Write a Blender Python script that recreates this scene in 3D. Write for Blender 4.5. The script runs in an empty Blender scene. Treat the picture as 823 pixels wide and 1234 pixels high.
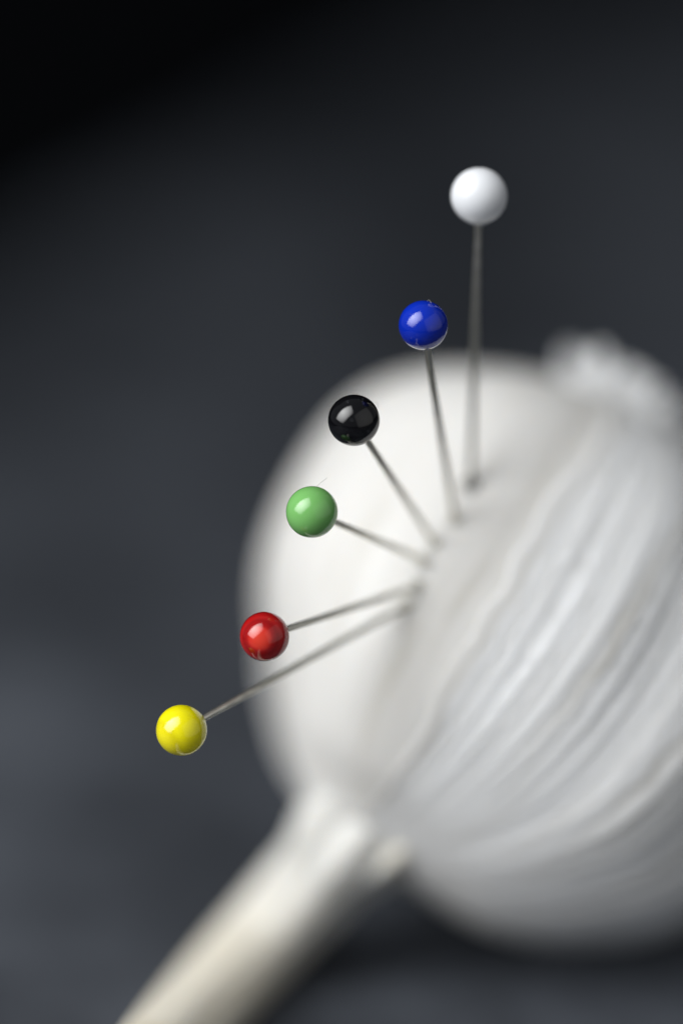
import bpy, bmesh, math, random
from mathutils import Vector, Matrix, noise

random.seed(7)
S = bpy.context.scene
COL = S.collection
R = math.radians

# ------------------------------------------------------------------ camera
PITCH = R(27)
D = 0.329                     # focus distance, metres
PXM = 15000.0                 # photograph pixels per metre in the plane of focus
RIGHT = Vector((1, 0, 0))
FWD = Vector((0, math.cos(PITCH), -math.sin(PITCH)))
UP = Vector((0, math.sin(PITCH), math.cos(PITCH)))
FOCUS_Z = 0.0498              # height of the point of focus above the slate
CAM = Vector((0, 0, FOCUS_Z)) - FWD * D

def at(px, py, dz):
    """a point dz metres behind the plane of focus, seen at a place of the photograph"""
    d = D + dz
    return CAM + FWD * d + RIGHT * ((px - 411.5) / PXM * d / D) + UP * ((617 - py) / PXM * d / D)

cd = bpy.data.cameras.new('camera')
cam = bpy.data.objects.new('camera', cd)
COL.objects.link(cam)
cam.location = CAM
cam.rotation_euler = (math.pi / 2 - PITCH, 0, 0)
cd.sensor_fit = 'VERTICAL'
cd.sensor_height = 36
cd.sensor_width = 24
cd.lens = 36 * D / (1234 / PXM)
cd.clip_start = 0.01
cd.clip_end = 50
cd.dof.use_dof = True
cd.dof.focus_distance = D + 0.0002
APERTURE = 0.047
cd.dof.aperture_fstop = cd.lens * 1e-3 / APERTURE
S.camera = cam

# ------------------------------------------------------------------ light
w = bpy.data.worlds.new('World')
S.world = w
w.use_nodes = True
w.node_tree.nodes['Background'].inputs[0].default_value = (0.88, 0.93, 1.0, 1)
w.node_tree.nodes['Background'].inputs[1].default_value = 0.10

def camdir(x, y, z):
    return RIGHT * x + UP * y - FWD * z

ld = bpy.data.lights.new('window_light', 'AREA')
ld.shape = 'RECTANGLE'
LD = 0.34
AIM_TURN = -20
ld.size = 0.30
ld.size_y = 0.49
ld.energy = 0.98
ld.color = (0.99, 0.993, 0.995)
ld.spread = R(92)
lo = bpy.data.objects.new('window_light', ld)
COL.objects.link(lo)
cdir = camdir(-.62, .43, .66).normalized()
hx = camdir(.398, -.354, .846)
hx = (hx - cdir * hx.dot(cdir)).normalized()
hy = cdir.cross(hx).normalized()
# the lamp is turned a little towards the near left, so the far slate falls into the dark
AIM = Matrix.Rotation(R(AIM_TURN), 4, Vector((0, 0, 1)))
m = AIM @ Matrix((hx, hy, cdir)).transposed().to_4x4()
m.translation = Vector((0, 0, FOCUS_Z)) + cdir * LD
lo.matrix_world = m

# added fill lamp, right and front: brightens the bulb's lower right side
fd = bpy.data.lights.new('fill_light', 'AREA')
fd.shape = 'RECTANGLE'
fd.size = 0.60
fd.size_y = 0.50
fd.energy = 0.175
fd.color = (1.0, 0.99, 0.97)
fd.spread = R(140)
fo = bpy.data.objects.new('fill_light', fd)
COL.objects.link(fo)
fdir = camdir(.72, .10, .62).normalized()
fo.location = Vector((0.02, 0, FOCUS_Z)) + fdir * 0.32
fo.rotation_euler = fdir.to_track_quat('Z', 'Y').to_euler()

S.view_settings.view_transform = 'Standard'
S.view_settings.look = 'None'
S.view_settings.exposure = 0.0
S.view_settings.gamma = 1.0
S.render.engine = 'CYCLES'
S.cycles.use_denoising = True
S.cycles.max_bounces = 10
S.unit_settings.system = 'METRIC'

# ------------------------------------------------------------------ helpers
def link(name, bm, mat, parent=None, smooth=True):
    me = bpy.data.meshes.new(name)
    bm.to_mesh(me)
    bm.free()
    if smooth:
        for p in me.polygons:
            p.use_smooth = True
    me.materials.append(mat)
    o = bpy.data.objects.new(name, me)
    COL.objects.link(o)
    if parent:
        o.parent = parent
        o.matrix_parent_inverse = parent.matrix_world.inverted()
    return o

def empty(name, loc, label, cat, group=None, rot=None):
    o = bpy.data.objects.new(name, None)
    o.empty_display_size = 0.004
    M = Matrix.Translation(loc)
    if rot is not None:
        M = M @ rot.to_matrix().to_4x4()
    o.matrix_world = M
    COL.objects.link(o)
    o['label'] = label
    o['category'] = cat
    if group:
        o['group'] = group
    return o

def new_mat(name):
    mt = bpy.data.materials.new(name)
    mt.use_nodes = True
    nt = mt.node_tree
    return mt, nt, nt.nodes['Principled BSDF']

def N(nt, typ, **kw):
    n = nt.nodes.new(typ)
    for k, v in kw.items():
        if k in n.inputs:
            n.inputs[k].default_value = v
        else:
            setattr(n, k, v)
    return n

def ramp(nt, fac, stops):
    r = nt.nodes.new('ShaderNodeValToRGB')
    e = r.color_ramp.elements
    while len(e) < len(stops):
        e.new(0.5)
    for i, (p, c) in enumerate(stops):
        e[i].position = p
        e[i].color = (c[0], c[1], c[2], 1)
    nt.links.new(fac, r.inputs[0])
    return r.outputs[0]

def catmull(pts, n):
    """n samples of a smooth curve through pts, even in chord length"""
    P = [Vector(p) for p in pts]
    P = [P[0] * 2 - P[1]] + P + [P[-1] * 2 - P[-2]]
    out = []
    k = len(pts) - 1
    dense = []
    for i in range(k):
        a, b, c, d = P[i:i + 4]
        for j in range(24):
            t = j / 24
            dense.append(0.5 * ((2 * b) + (c - a) * t + (2 * a - 5 * b + 4 * c - d) * t * t + (3 * b - a - 3 * c + d) * t ** 3))
    dense.append(P[-2])
    L = [0]
    for i in range(1, len(dense)):
        L.append(L[-1] + (dense[i] - dense[i - 1]).length)
    j = 0
    for i in range(n):
        s = L[-1] * i / (n - 1)
        while j < len(L) - 2 and L[j + 1] < s:
            j += 1
        f = (s - L[j]) / max(L[j + 1] - L[j], 1e-9)
        out.append(dense[j].lerp(dense[j + 1], min(max(f, 0), 1)))
    return out

def nz(x, y=0.0, z=0.0):
    return noise.noise(Vector((x, y, z)))

def tube(bm, pts, radii, seg=24, cap=True, mod=None, uvl=None):
    """a tube through pts; mod(k, angle) scales the radius"""
    rings = []
    prev = None
    for k, p in enumerate(pts):
        t = (pts[min(k + 1, len(pts) - 1)] - pts[max(k - 1, 0)]).normalized()
        if prev is None:
            a = t.orthogonal().normalized()
        else:
            a = (prev - t * prev.dot(t)).normalized()
        prev = a
        b = t.cross(a)
        ring = []
        for i in range(seg):
            an = 2 * math.pi * i / seg
            r = radii[k] * (mod(k, an) if mod else 1)
            ring.append(bm.verts.new(p + (a * math.cos(an) + b * math.sin(an)) * r))
        rings.append(ring)
    for k in range(len(rings) - 1):
        for i in range(seg):
            f = bm.faces.new((rings[k][i], rings[k][(i + 1) % seg], rings[k + 1][(i + 1) % seg], rings[k + 1][i]))
            if uvl:
                us = (i / seg, (i + 1) / seg, (i + 1) / seg, i / seg)
                vs = (k, k, k + 1, k + 1)
                for l, u, v in zip(f.loops, us, vs):
                    l[uvl].uv = (u, v / (len(rings) - 1))
    if cap:
        for ring, flip in ((rings[0], True), (rings[-1], False)):
            c = bm.verts.new(sum((v.co for v in ring), Vector()) / seg)
            for i in range(seg):
                vs = (ring[(i + 1) % seg], ring[i], c) if flip else (ring[i], ring[(i + 1) % seg], c)
                bm.faces.new(vs)
    return rings

# ------------------------------------------------------------------ materials
SLATE_SEED = 1.7

def slate_mat():
    mt, nt, b = new_mat('slate')
    tc = N(nt, 'ShaderNodeTexCoord')
    mp = N(nt, 'ShaderNodeMapping')
    mp.inputs['Location'].default_value = (0.0, 0.0, SLATE_SEED)
    nt.links.new(tc.outputs['Object'], mp.inputs[0])
    n1 = N(nt, 'ShaderNodeTexNoise', Scale=30.0, Detail=4.0, Roughness=0.55)
    n2 = N(nt, 'ShaderNodeTexNoise', Scale=260.0, Detail=8.0, Roughness=0.7)
    nt.links.new(mp.outputs[0], n1.inputs['Vector'])
    nt.links.new(tc.outputs['Object'], n2.inputs['Vector'])
    mx = N(nt, 'ShaderNodeMixRGB', blend_type='MIX')
    mx.inputs[0].default_value = 0.22
    nt.links.new(n1.outputs[0], mx.inputs[1])
    nt.links.new(n2.outputs[0], mx.inputs[2])
    c = ramp(nt, mx.outputs[0], [(0.30, (0.020, 0.0225, 0.027)), (0.46, (0.042, 0.0465, 0.055)), (0.60, (0.076, 0.084, 0.099)), (0.72, (0.125, 0.137, 0.158))])
    nt.links.new(c, b.inputs['Base Color'])
    b.inputs['Roughness'].default_value = 0.62
    b.inputs['Specular IOR Level'].default_value = 0.06
    bp = N(nt, 'ShaderNodeBump', Strength=0.5, Distance=0.0006)
    nt.links.new(mx.outputs[0], bp.inputs['Height'])
    nt.links.new(bp.outputs[0], b.inputs['Normal'])
    return mt

def backdrop_mat():
    mt, nt, b = new_mat('charcoal_cloth')
    tc = N(nt, 'ShaderNodeTexCoord')
    n1 = N(nt, 'ShaderNodeTexNoise', Scale=9.0, Detail=5.0)
    nt.links.new(tc.outputs['Object'], n1.inputs['Vector'])
    c = ramp(nt, n1.outputs[0], [(0.3, (0.014, 0.015, 0.018)), (0.7, (0.026, 0.028, 0.032))])
    nt.links.new(c, b.inputs['Base Color'])
    b.inputs['Roughness'].default_value = 0.95
    b.inputs['Specular IOR Level'].default_value = 0.1
    return mt

def garlic_mat(name, stops, fibre=60.0, bump=0.25, sss=0.25, blotch=None, pale=False):
    mt, nt, b = new_mat(name)
    uv = N(nt, 'ShaderNodeUVMap')
    mp = N(nt, 'ShaderNodeMapping')
    mp.inputs['Scale'].default_value = (fibre, 2.2, 1)
    nt.links.new(uv.outputs[0], mp.inputs[0])
    n1 = N(nt, 'ShaderNodeTexNoise', Scale=1.0, Detail=5.0, Roughness=0.6, Distortion=0.3)
    nt.links.new(mp.outputs[0], n1.inputs['Vector'])
    c = ramp(nt, n1.outputs[0], stops)
    if blotch:
        tc = N(nt, 'ShaderNodeTexCoord')
        n2 = N(nt, 'ShaderNodeTexNoise', Scale=blotch[1], Detail=3.0)
        nt.links.new(tc.outputs['Object'], n2.inputs['Vector'])
        f = ramp(nt, n2.outputs[0], [(blotch[2], (0, 0, 0)), (blotch[3], (1, 1, 1))])
        mx = N(nt, 'ShaderNodeMixRGB')
        nt.links.new(f, mx.inputs[0])
        nt.links.new(c, mx.inputs[1])
        mx.inputs[2].default_value = (*blotch[0], 1)
        c = mx.outputs[0]
    if pale:
        sy = N(nt, 'ShaderNodeSeparateXYZ')
        nt.links.new(uv.outputs[0], sy.inputs[0])
        ad = N(nt, 'ShaderNodeMath', operation='MULTIPLY_ADD')
        nt.links.new(n1.outputs[0], ad.inputs[0])
        ad.inputs[1].default_value = 0.14
        nt.links.new(sy.outputs['Y'], ad.inputs[2])
        f = ramp(nt, ad.outputs[0], [(0.20, (1, 1, 1)), (0.42, (0, 0, 0))])
        mx = N(nt, 'ShaderNodeMixRGB')
        nt.links.new(f, mx.inputs[0])
        nt.links.new(c, mx.inputs[1])
        mx.inputs[2].default_value = (0.74, 0.735, 0.70, 1)
        c = mx.outputs[0]
    nt.links.new(c, b.inputs['Base Color'])
    b.inputs['Roughness'].default_value = 0.48
    b.inputs['Specular IOR Level'].default_value = 0.35
    b.inputs['Subsurface Weight'].default_value = sss
    b.inputs['Subsurface Radius'].default_value = (1.0, 0.8, 0.6)
    b.inputs['Subsurface Scale'].default_value = 0.0015
    bp = N(nt, 'ShaderNodeBump', Strength=bump, Distance=0.0004)
    nt.links.new(n1.outputs[0], bp.inputs['Height'])
    nt.links.new(bp.outputs[0], b.inputs['Normal'])
    return mt

def bead_mat(name, stops, swirl=0.12, rough=0.04, sss=0.0, ior=1.62, dust=0.0, eye=None):
    """wound glass: faint colour bands round the pin's own axis"""
    mt, nt, b = new_mat(name)
    tc = N(nt, 'ShaderNodeTexCoord')
    sx = N(nt, 'ShaderNodeVectorMath', operation='DOT_PRODUCT')
    sx.inputs[1].default_value = eye or (0, 0, 1)        # where on the bead the bands close
    nt.links.new(tc.outputs['Object'], sx.inputs[0])
    n1 = N(nt, 'ShaderNodeTexNoise', Scale=420.0, Detail=3.0, Distortion=1.2)
    nt.links.new(tc.outputs['Object'], n1.inputs['Vector'])
    ma = N(nt, 'ShaderNodeMapRange')
    ma.inputs['From Min'].default_value = -0.0021
    ma.inputs['From Max'].default_value = 0.0021
    nt.links.new(sx.outputs['Value'], ma.inputs['Value'])
    sc = N(nt, 'ShaderNodeMath', operation='MULTIPLY_ADD')
    nt.links.new(n1.outputs[0], sc.inputs[0])
    sc.inputs[1].default_value = swirl
    nt.links.new(ma.outputs[0], sc.inputs[2])
    c = ramp(nt, sc.outputs[0], stops)
    if dust:
        vo = N(nt, 'ShaderNodeTexVoronoi', Scale=2600.0)
        nt.links.new(tc.outputs['Object'], vo.inputs['Vector'])
        d1 = N(nt, 'ShaderNodeMath', operation='LESS_THAN')
        nt.links.new(vo.outputs['Distance'], d1.inputs[0])
        d1.inputs[1].default_value = 0.16
        sp = N(nt, 'ShaderNodeSeparateColor')
        nt.links.new(vo.outputs['Color'], sp.inputs[0])
        d2 = N(nt, 'ShaderNodeMath', operation='GREATER_THAN')
        nt.links.new(sp.outputs[0], d2.inputs[0])
        d2.inputs[1].default_value = 0.72
        d3 = N(nt, 'ShaderNodeMath', operation='MULTIPLY')
        nt.links.new(d1.outputs[0], d3.inputs[0])
        nt.links.new(d2.outputs[0], d3.inputs[1])
        d4 = N(nt, 'ShaderNodeMath', operation='MULTIPLY')
        nt.links.new(d3.outputs[0], d4.inputs[0])
        d4.inputs[1].default_value = dust
        mx = N(nt, 'ShaderNodeMixRGB')
        nt.links.new(d4.outputs[0], mx.inputs[0])
        nt.links.new(c, mx.inputs[1])
        mx.inputs[2].default_value = (0.35, 0.37, 0.40, 1)
        c = mx.outputs[0]
    nt.links.new(c, b.inputs['Base Color'])
    b.inputs['Roughness'].default_value = rough
    b.inputs['IOR'].default_value = ior
    b.inputs['Subsurface Weight'].default_value = sss
    b.inputs['Subsurface Radius'].default_value = (1, 1, 1)
    b.inputs['Subsurface Scale'].default_value = 0.0006
    n2 = N(nt, 'ShaderNodeTexNoise', Scale=900.0, Detail=2.0)
    nt.links.new(tc.outputs['Object'], n2.inputs['Vector'])
    bp = N(nt, 'ShaderNodeBump', Strength=0.06, Distance=0.00008)
    nt.links.new(n2.outputs[0], bp.inputs['Height'])
    nt.links.new(bp.outputs[0], b.inputs['Normal'])
    return mt

def plain(name, col, rough=0.5, metal=0.0, spec=0.5):
    mt, nt, b = new_mat(name)
    tc = N(nt, 'ShaderNodeTexCoord')
    n1 = N(nt, 'ShaderNodeTexNoise', Scale=1500.0, Detail=3.0)
    nt.links.new(tc.outputs['Object'], n1.inputs['Vector'])
    c = ramp(nt, n1.outputs[0], [(0.3, tuple(x * 0.82 for x in col)), (0.7, tuple(min(1, x * 1.12) for x in col))])
    nt.links.new(c, b.inputs['Base Color'])
    b.inputs['Roughness'].default_value = rough
    b.inputs['Metallic'].default_value = metal
    b.inputs['Specular IOR Level'].default_value = spec
    return mt

M_SLATE = slate_mat()
M_BACK = backdrop_mat()
M_CLOVE = garlic_mat('garlic_clove', [(0.30, (0.56, 0.545, 0.50)), (0.44, (0.67, 0.66, 0.635)), (0.65, (0.72, 0.715, 0.695))], fibre=34, bump=0.3)
M_SKIN = garlic_mat('garlic_skin', [(0.31, (0.62, 0.595, 0.54)), (0.42, (0.83, 0.82, 0.795)), (0.6, (0.88, 0.878, 0.865)), (0.72, (0.90, 0.90, 0.895))], fibre=85, bump=0.55)
M_STEM = garlic_mat('garlic_stem', [(0.2, (0.60, 0.55, 0.44)), (0.5, (0.73, 0.69, 0.59)), (0.8, (0.78, 0.75, 0.67))], fibre=14, bump=0.30,
                    blotch=((0.48, 0.40, 0.27), 95.0, 0.56, 0.74), pale=True)
M_ROOT = garlic_mat('garlic_root', [(0.2, (0.82, 0.82, 0.81)), (0.8, (0.90, 0.90, 0.90))], fibre=30, bump=0.2)
M_BRUISE = plain('bruised_skin', (0.05, 0.045, 0.04), 0.7)
M_STEEL = plain('pin_steel', (0.80, 0.78, 0.69), 0.32, 1.0)
M_LINT = plain('lint', (0.42, 0.40, 0.38), 0.8)

# ------------------------------------------------------------------ the surface and what lies behind it
bm = bmesh.new()
x0, x1, y0, y1, th = 0.0, 1.10, -0.85, 0.80, 0.018
nx, ny = 60, 40
grid = []
for j in range(ny + 1):
    row = []
    for i in range(nx + 1):
        x = x0 + (x1 - x0) * i / nx
        y = y0 + (y1 - y0) * j / ny
        row.append(bm.verts.new((x, y, -0.0004 * abs(nz(x * 14, y * 14, 3)))))
    grid.append(row)
for j in range(ny):
    for i in range(nx):
        bm.faces.new((grid[j][i], grid[j][i + 1], grid[j + 1][i + 1], grid[j + 1][i]))
edge = [e for e in bm.edges if e.is_boundary]
g = bmesh.ops.extrude_edge_only(bm, edges=edge)
vs = [v for v in g['geom'] if isinstance(v, bmesh.types.BMVert)]
for v in vs:
    v.co.z = -th
tab = link('slate_surface', bm, M_SLATE, smooth=False)
tab.location = (-0.043, 0.1625, 0)
tab.rotation_euler = (0, 0, R(-37))
tab['kind'] = 'structure'

# a dark cloth: it lies below the slate and sweeps up behind it
bm = bmesh.new()
sweep = catmull([(-1.6, -0.35, 0), (0.2, -0.35, 0), (1.2, -0.34, 0), (1.6, -0.05, 0), (1.68, 0.6, 0), (1.7, 1.6, 0)], 34)
rows = []
for i in range(41):
    x = -1.8 + 3.6 * i / 40
    rows.append([bm.verts.new((x, p.x, p.y + 0.012 * nz(x * 3, p.x * 3, p.y * 3))) for p in sweep])
for a, b in zip(rows, rows[1:]):
    for k in range(len(a) - 1):
        bm.faces.new((a[k], b[k], b[k + 1], a[k + 1]))
bd = link('backdrop', bm, M_BACK)
bd['kind'] = 'structure'

# ------------------------------------------------------------------ the garlic
R3 = at(736, 494, 0.035)
N3 = at(430, 1000, 0.024)
AX = R3 - N3
ALEN = AX.length
AX.normalize()
K = ALEN / 609.0                                    # metres per unit of the profile
W = camdir(-.870, .493, 0)
W = (W - AX * W.dot(AX)).normalized()               # to the upper left
V = AX.cross(W).normalized()
if V.dot(FWD) > 0:
    V = -V                                          # towards the viewer

NT = 150
LEFT = catmull([(590, 0, 0), (585, 55, 0), (562, 140, 0), (498, 240, 0), (400, 284, 0), (231, 268, 0), (90, 166, 0), (14, 88, 0), (-20, 50, 0)], NT)
NEAR = catmull([(590, 0, 0), (585, 76, 0), (560, 172, 0), (465, 248, 0), (310, 272, 0), (160, 242, 0), (55, 168, 0), (12, 94, 0), (-20, 50, 0)], NT)
RGHT = catmull([(590, 0, 0), (588, 120, 0), (555, 280, 0), (430, 395, 0), (260, 425, 0), (110, 388, 0), (30, 300, 0), (-12, 205, 0), (-20, 115, 0), (-22, 50, 0)], NT)
FAR = catmull([(590, 0, 0), (587, 90, 0), (560, 215, 0), (450, 320, 0), (290, 350, 0), (140, 300, 0), (45, 200, 0), (8, 100, 0), (-20, 50, 0)], NT)

GROOVES = [(84, 0.042, 14), (126, 0.040, 8), (150, 0.020, 6), (178, 0.022, 9), (228, 0.06, 9), (282, 0.06, 9), (328, 0.05, 9)]

def profile(th, k):
    """a blend of the four outlines round the axis"""
    c, s = math.cos(th), math.sin(th)
    wl = max(c, 0) ** 2
    wr = max(-c, 0) ** 2
    wn = max(s, 0) ** 2
    wf = max(-s, 0) ** 2
    return LEFT[k] * wl + RGHT[k] * wr + NEAR[k] * wn + FAR[k] * wf

def surf(th, k, lift=0.0, rib=1.0):
    p = profile(th, k)
    t = k / (NT - 1)
    env = max(0.0, math.sin(math.pi * min(max((t - 0.02) / 0.94, 0), 1))) ** 0.7
    deg = math.degrees(th) % 360
    gsum = 0
    for a, dp, wd in GROOVES:
        dd = (deg - a + 180) % 360 - 180
        gsum += dp * math.exp(-(dd / wd) ** 2) * (max(0.0, 1.2 - 1.5 * t) if a == 84 else 1.0)
    r = p.y * (1 - gsum * env)
    # papery ribs along the meridians, finer to the right of the bare clove
    amt = 0.8 if 90 < deg < 330 else 0.22
    d1 = nz(math.cos(th) * 9, math.sin(th) * 9, t * 1.1)
    d2 = nz(math.cos(th) * 26, math.sin(th) * 26, 5 + t * 1.6)
    d3 = 1 - 2.4 * abs(nz(math.cos(th) * 46, math.sin(th) * 46, 9 + t * 1.3))
    r += env * rib * amt * (2.8 * d1 + 2.4 * d2 + 2.9 * d3)
    e = W * math.cos(th) + V * math.sin(th)
    return N3 + AX * (p.x * K) + e * (max(r, 0) * K + lift)

NS = 420
garlic = empty('garlic_bulb', at(640, 765, 0.036), 'white garlic bulb lying on dark slate with six pins stuck in its clove', 'garlic')

bm = bmesh.new()
uvl = bm.loops.layers.uv.new('UVMap')
rows = []
for k in range(NT):
    rows.append([bm.verts.new(surf(2 * math.pi * i / NS, k)) for i in range(NS)])
for k in range(NT - 1):
    for i in range(NS):
        f = bm.faces.new((rows[k][i], rows[k + 1][i], rows[k + 1][(i + 1) % NS], rows[k][(i + 1) % NS]))
        for l, (u, v) in zip(f.loops, ((i, k), (i, k + 1), (i + 1, k + 1), (i + 1, k))):
            l[uvl].uv = (u / NS, v / (NT - 1))
bmesh.ops.recalc_face_normals(bm, faces=bm.faces)
low = min(v.co.z for v in bm.verts)
print('LOWEST', low)
body = link('clove', bm, M_CLOVE, garlic)

# outer paper skin over the cloves to the right: its own sheet, with thickness and a torn edge
def skin_sheet(name, a0, a1, k0, k1, lift, seed, rag=5.0):
    bm = bmesh.new()
    uvl = bm.loops.layers.uv.new('UVMap')
    n = 190
    ks = list(range(k0, k1))
    layer = []
    for lay in (0, 1):
        rows = []
        for k in ks:
            t = k / (NT - 1)
            s0 = a0 + rag * nz(t * 5, seed) + rag * 0.5 * nz(t * 17, seed + 3)
            s1 = a1 + rag * nz(t * 6, seed + 8)
            row = []
            for i in range(n + 1):
                f = i / n
                th = R(s0 + (s1 - s0) * f)
                kk = k
                curl = 0.00035 * math.exp(-(f / 0.03) ** 2) + 0.0004 * math.exp(-((k1 - 1 - k) / 5) ** 2) * 0
                row.append(bm.verts.new(surf(th, kk, lift + curl + (0.00012 if lay else 0.0), 1.25)))
            rows.append(row)
        layer.append(rows)
    m, n1 = len(ks), n + 1
    for lay in (0, 1):
        rr = layer[lay]
        for j in range(m - 1):
            for i in range(n):
                q = (rr[j][i], rr[j + 1][i], rr[j + 1][i + 1], rr[j][i + 1])
                f = bm.faces.new(q if lay else q[::-1])
                for l in f.loops:
                    pass
                uvs = ((i, j), (i, j + 1), (i + 1, j + 1), (i + 1, j))
                if not lay:
                    uvs = uvs[::-1]
                for l, (u, v) in zip(f.loops, uvs):
                    l[uvl].uv = ((a0 + (a1 - a0) * u / n) / 360, (k0 + v) / (NT - 1))
    A, B = layer
    for j in range(m - 1):
        bm.faces.new((A[j][0], A[j + 1][0], B[j + 1][0], B[j][0]))
        bm.faces.new((A[j + 1][n], A[j][n], B[j][n], B[j + 1][n]))
    for i in range(n):
        bm.faces.new((A[0][i + 1], A[0][i], B[0][i], B[0][i + 1]))
        bm.faces.new((A[m - 1][i], A[m - 1][i + 1], B[m - 1][i + 1], B[m - 1][i]))
    bmesh.ops.recalc_face_normals(bm, faces=bm.faces)
    return link(name, bm, M_SKIN, garlic)

skin_sheet('outer_skin', 88, 232, 8, NT - 4, 0.00035, 1.7)
skin_sheet('outer_skin', 226, 322, 8, NT - 4, 0.00015, 6.1)

# stem: from the neck to the lower left, coming a little nearer and resting on the slate further out
sp = [at(478, 930, 0.0250), at(452, 968, 0.0245), at(425, 1005, 0.0240), at(385, 1053, 0.0265), at(312, 1135, 0.0280), at(225, 1232, 0.0180), at(120, 1350, -0.0036), at(30, 1450, -0.0195)]
sr = [94, 86, 69, 55, 51, 50, 50, 50]
dense = catmull(sp, 70)
rad = catmull([(r, 0, 0) for r in sr], 70)
def stem_mod(k, an):
    t = k / 69
    fl = max(0, 1 - t / 0.34)
    return 1 + 0.05 * nz(math.cos(an) * 2.2, math.sin(an) * 2.2, t * 2.5) + 0.05 * nz(math.cos(an) * 7, math.sin(an) * 7, t * 1.2) \
        + fl * 0.08 * math.sin(an * 5 + 0.6) + fl * 0.05 * math.sin(an * 9 + 2)
def rr_at(i):
    t = i / 69 * (len(sr) - 1)
    a = min(int(t), len(sr) - 2)
    return sr[a] + (sr[a + 1] - sr[a]) * (t - a)
# radius follows distance along the stem
cum = [0]
for a, b in zip(sp, sp[1:]):
    cum.append(cum[-1] + (b - a).length)
def rad_s(s):
    for i in range(len(cum) - 1):
        if s <= cum[i + 1] or i == len(cum) - 2:
            f = min(max((s - cum[i]) / (cum[i + 1] - cum[i]), 0), 1)
            f = f * f * (3 - 2 * f)
            return sr[i] + (sr[i + 1] - sr[i]) * f
bm = bmesh.new()
uvl = bm.loops.layers.uv.new('UVMap')
tube(bm, dense, [rad_s(cum[-1] * i / 69) * K for i in range(70)], 96, True, stem_mod, uvl)
bmesh.ops.recalc_face_normals(bm, faces=bm.faces)
print('STEM LOW', min(v.co.z for v in bm.verts))
stem = link('stem', bm, M_STEM, garlic)

# a fold of dry skin that runs off the neck
def fold(pts, radii, name, mat):
    bm = bmesh.new()
    uvl = bm.loops.layers.uv.new('UVMap')
    c = catmull(pts, 30)
    rr = [radii[min(int(i / 30 * len(radii)), len(radii) - 1)] for i in range(30)]
    rr = [sum(rr[max(0, i - 4):i + 5]) / len(rr[max(0, i - 4):i + 5]) for i in range(30)]
    tube(bm, c, [r * K for r in rr], 24, True, lambda k, an: 1 + 0.12 * math.sin(an * 3 + k * 0.1), uvl)
    bmesh.ops.recalc_face_normals(bm, faces=bm.faces)
    return link(name, bm, mat, stem)
fold([at(418, 1064, 0.0222), at(466, 1036, 0.0205), at(502, 998, 0.0192), at(514, 953, 0.0176), at(522, 905, 0.0166), at(534, 860, 0.0175)],
     [8, 18, 22, 20, 14, 6], 'neck_fold', M_STEM)

# root plate and the brush of cut roots
bm = bmesh.new()
uvl = bm.loops.layers.uv.new('UVMap')
tube(bm, [N3 + AX * K * a + W * K * -20 for a in (532, 554, 580, 606, 626, 634)], [x * K for x in (92, 60, 50, 80, 74, 40)], 48, True,
     lambda k, an: 1 + 0.10 * nz(math.cos(an) * 3, math.sin(an) * 3, k * 0.5), uvl)
bmesh.ops.recalc_face_normals(bm, faces=bm.faces)
plate = link('root_plate', bm, M_ROOT, garlic)
bm = bmesh.new()
uvl = bm.loops.layers.uv.new('UVMap')
for i in range(150):
    a = random.random() * 2 * math.pi
    q = math.sqrt(random.random())
    e = W * math.cos(a) + V * math.sin(a)
    base = N3 + AX * K * 596 + W * K * -22 + e * (q * 80 * K)
    out = e * (q * random.uniform(10, 42) * K)
    h = (40 + 26 * nz(math.cos(a) * 1.6 * q, math.sin(a) * 1.6 * q, 4.4) + random.uniform(-7, 7)) * (1.05 - 0.25 * q)
    tw = Vector((random.uniform(-1, 1), random.uniform(-1, 1), random.uniform(-1, 1))) * 6 * K
    tube(bm, [base, base + AX * h * 0.5 * K + out * 0.5, base + AX * h * K + out + tw], [9 * K, 8.5 * K, 6.5 * K], 6, True, None, uvl)
bmesh.ops.recalc_face_normals(bm, faces=bm.faces)
roots = link('roots', bm, M_ROOT, garlic)
roots['kind'] = 'stuff'

# ------------------------------------------------------------------ the pins
def clove_hit(px, py):
    """where the line of sight through a place of the photograph meets the garlic"""
    dg = bpy.context.evaluated_depsgraph_get()
    d = (at(px, py, 0.0) - CAM).normalized()
    ok, loc, nor, idx = body.ray_cast(body.matrix_world.inverted() @ CAM, body.matrix_world.to_3x3().inverted() @ d)
    return body.matrix_world @ loc, nor

bpy.context.view_layer.update()
GROUP = 'glass headed pins stuck in the garlic'
SHAFT = 0.00028

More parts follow.
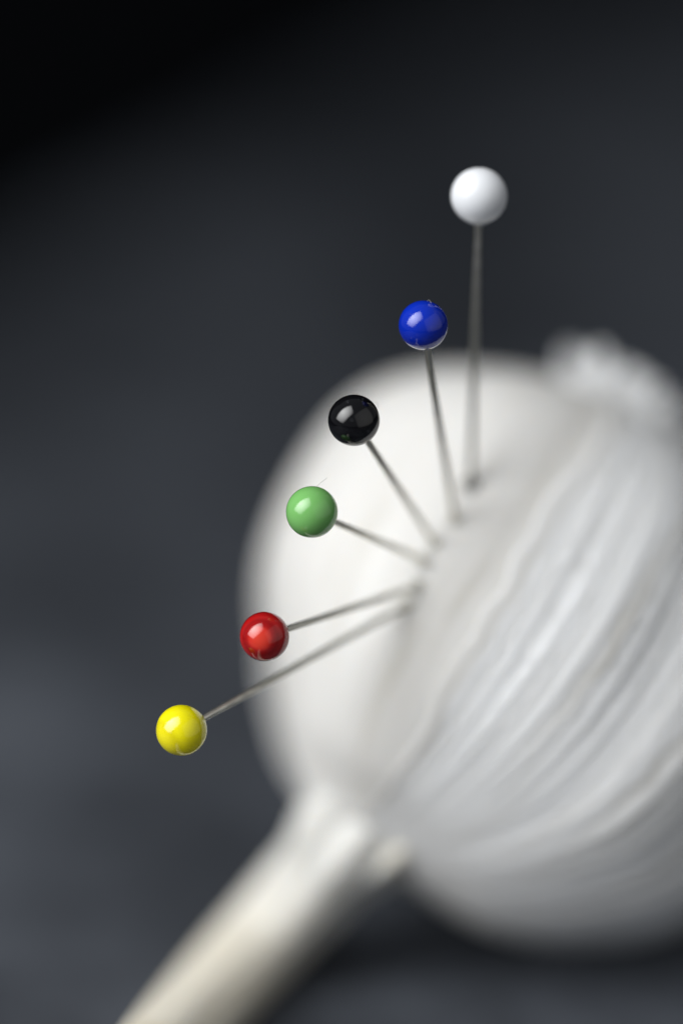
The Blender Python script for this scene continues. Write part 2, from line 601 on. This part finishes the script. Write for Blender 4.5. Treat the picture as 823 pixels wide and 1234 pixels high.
def pin(colour_mat, label, hx, hy, hz, ex, ey, rad, steel=M_STEEL, sink=0.006):
    head = at(hx, hy, hz)
    entry, nor = clove_hit(ex, ey)
    ax = (head - entry).normalized()
    q = Vector((0, 0, 1)).rotation_difference(ax)
    t = empty('glass_headed_pin', entry, label, 'pin', GROUP, q)
    M = t.matrix_world.copy()
    Lh = (head - entry).length
    # shaft with a tapering point inside the clove
    bm = bmesh.new()
    tube(bm, [Vector((0, 0, z)) for z in (-sink, -sink + 0.0025, -sink + 0.0027, 0, Lh * 0.33, Lh * 0.66, Lh - rad * 0.72, Lh - rad * 0.7)],
         [0.00002, SHAFT, SHAFT, SHAFT, SHAFT, SHAFT, SHAFT, SHAFT], 20)
    bmesh.ops.recalc_face_normals(bm, faces=bm.faces)
    sh = link('shaft', bm, steel)
    sh.parent = t
    # bead: a ball of wound glass, drawn in a little where the shaft enters
    bm = bmesh.new()
    bmesh.ops.create_uvsphere(bm, u_segments=72, v_segments=48, radius=rad)
    for v in bm.verts:
        z = v.co.z / rad
        if z < -0.86:
            f = (-0.86 - z) / 0.14
            v.co.z -= rad * 0.07 * f * f
        v.co *= 1 + 0.006 * nz(v.co.x * 700 + hx, v.co.y * 700, v.co.z * 700)
    hd = link('head', bm, colour_mat)
    hd.parent = t
    hd.location = (0, 0, Lh)
    return t, hd, entry, nor

def lint(parent_head, pts, r=0.000012):
    bm = bmesh.new()
    inv = (parent_head.parent.matrix_world @ Matrix.Translation(parent_head.location)).inverted()
    c = catmull([inv @ p for p in pts], 12)
    tube(bm, c, [r] * 12, 6)
    o = link('lint_fibre', bm, M_LINT)
    o.parent = parent_head
    return o

Y = bead_mat('yellow_glass', [(0.10, (0.55, 0.50, 0.002)), (0.55, (0.80, 0.73, 0.004)), (0.83, (0.84, 0.76, 0.006)), (0.90, (0.68, 0.60, 0.004)), (1.0, (0.80, 0.71, 0.01))], 0.10, sss=0.1)
_ax = (at(319, 767, 0.0) - clove_hit(505, 706)[0]).normalized()
_q = Vector((0, 0, 1)).rotation_difference(_ax).inverted()
RD = bead_mat('red_glass', [(0.20, (0.17, 0.003, 0.004)), (0.66, (0.33, 0.006, 0.007)), (0.80, (0.42, 0.010, 0.010)), (0.86, (0.26, 0.004, 0.005)), (0.93, (0.34, 0.006, 0.007)), (0.955, (0.58, 0.030, 0.020)), (1.0, (0.66, 0.050, 0.028))], 0.05,
              eye=tuple(_q @ camdir(-.20, -.05, .97).normalized()))
G = bead_mat('green_glass', [(0.1, (0.14, 0.37, 0.095)), (0.6, (0.16, 0.42, 0.115)), (1.0, (0.18, 0.46, 0.13))], 0.15)
BK = bead_mat('black_glass', [(0.1, (0.002, 0.002, 0.003)), (1.0, (0.004, 0.004, 0.005))], 0.1, rough=0.03, dust=0.22)
BL = bead_mat('blue_glass', [(0.1, (0.002, 0.012, 0.22)), (0.6, (0.003, 0.02, 0.36)), (1.0, (0.004, 0.026, 0.42))], 0.2, dust=0.15)
WH = bead_mat('white_glass', [(0.1, (0.74, 0.76, 0.79)), (1.0, (0.80, 0.82, 0.85))], 0.1, rough=0.14, sss=0.2, ior=1.42)

pins = {}
pins['yellow'] = pin(Y, 'pin with bright yellow glass head, lowest of the fan above the stem', 219, 880, 0.0, 492, 728, 0.00205)
pins['red'] = pin(RD, 'pin with glossy red glass head, between yellow and green pins', 319, 767, 0.0, 505, 706, 0.00200)
pins['green'] = pin(G, 'pin with leaf green glass head in front of the clove', 376, 617, 0.0, 512, 676, 0.00209)
pins['black'] = pin(BK, 'pin with shiny black glass head in front of the clove', 426.5, 506.5, 0.0, 524, 655, 0.00208)
pins['blue'] = pin(BL, 'pin with royal blue glass head above the clove edge', 510, 392, 0.0, 548, 628, 0.00199)
pins['white'] = pin(WH, 'pin with white glass head, tallest and softly out of focus', 577, 236, 0.0034, 567, 584, 0.00230)

# the torn, bruised hole round the tallest pin, and faint ones at the others
def puncture(entry, nor, r, mat):
    q = Vector((0, 0, 1)).rotation_difference(nor)
    bm = bmesh.new()
    ro, ri, rc = [], [], []
    n = 28
    for i in range(n):
        a = 2 * math.pi * i / n
        k1 = r * (1 + 0.22 * nz(math.cos(a) * 2, math.sin(a) * 2, r * 9000))
        ro.append(bm.verts.new(entry + q @ Vector((math.cos(a) * k1, math.sin(a) * k1, -0.0001))))
        ri.append(bm.verts.new(entry + q @ Vector((math.cos(a) * k1 * 0.8, math.sin(a) * k1 * 0.8, 0.00022))))
        rc.append(bm.verts.new(entry + q @ Vector((math.cos(a) * 0.00034, math.sin(a) * 0.00034, 0.00004))))
    for i in range(n):
        j = (i + 1) % n
        bm.faces.new((ro[i], ro[j], ri[j], ri[i]))
        bm.faces.new((ri[i], ri[j], rc[j], rc[i]))
    bmesh.ops.recalc_face_normals(bm, faces=bm.faces)
    return link('puncture', bm, mat, garlic)

M_TORN = plain('torn_skin', (0.52, 0.51, 0.46), 0.7)
for k, (t, hd, en, no) in pins.items():
    puncture(en, no, 0.00070 if k == 'white' else 0.00055, M_BRUISE if k == 'white' else M_TORN)

# lint caught on three of the beads
lint(pins['green'][1], [at(379, 588, -0.0006), at(385, 583, -0.0004), at(390, 579, 0.0), at(394, 576, 0.0003)])
lint(pins['blue'][1], [at(514, 365, -0.0004), at(516, 361.5, -0.0003), at(519, 364, -0.0006), at(520, 371, -0.0013)])
lint(pins['black'][1], [at(452, 484, -0.0008), at(455, 487, -0.0006), at(456, 492, -0.0006)])
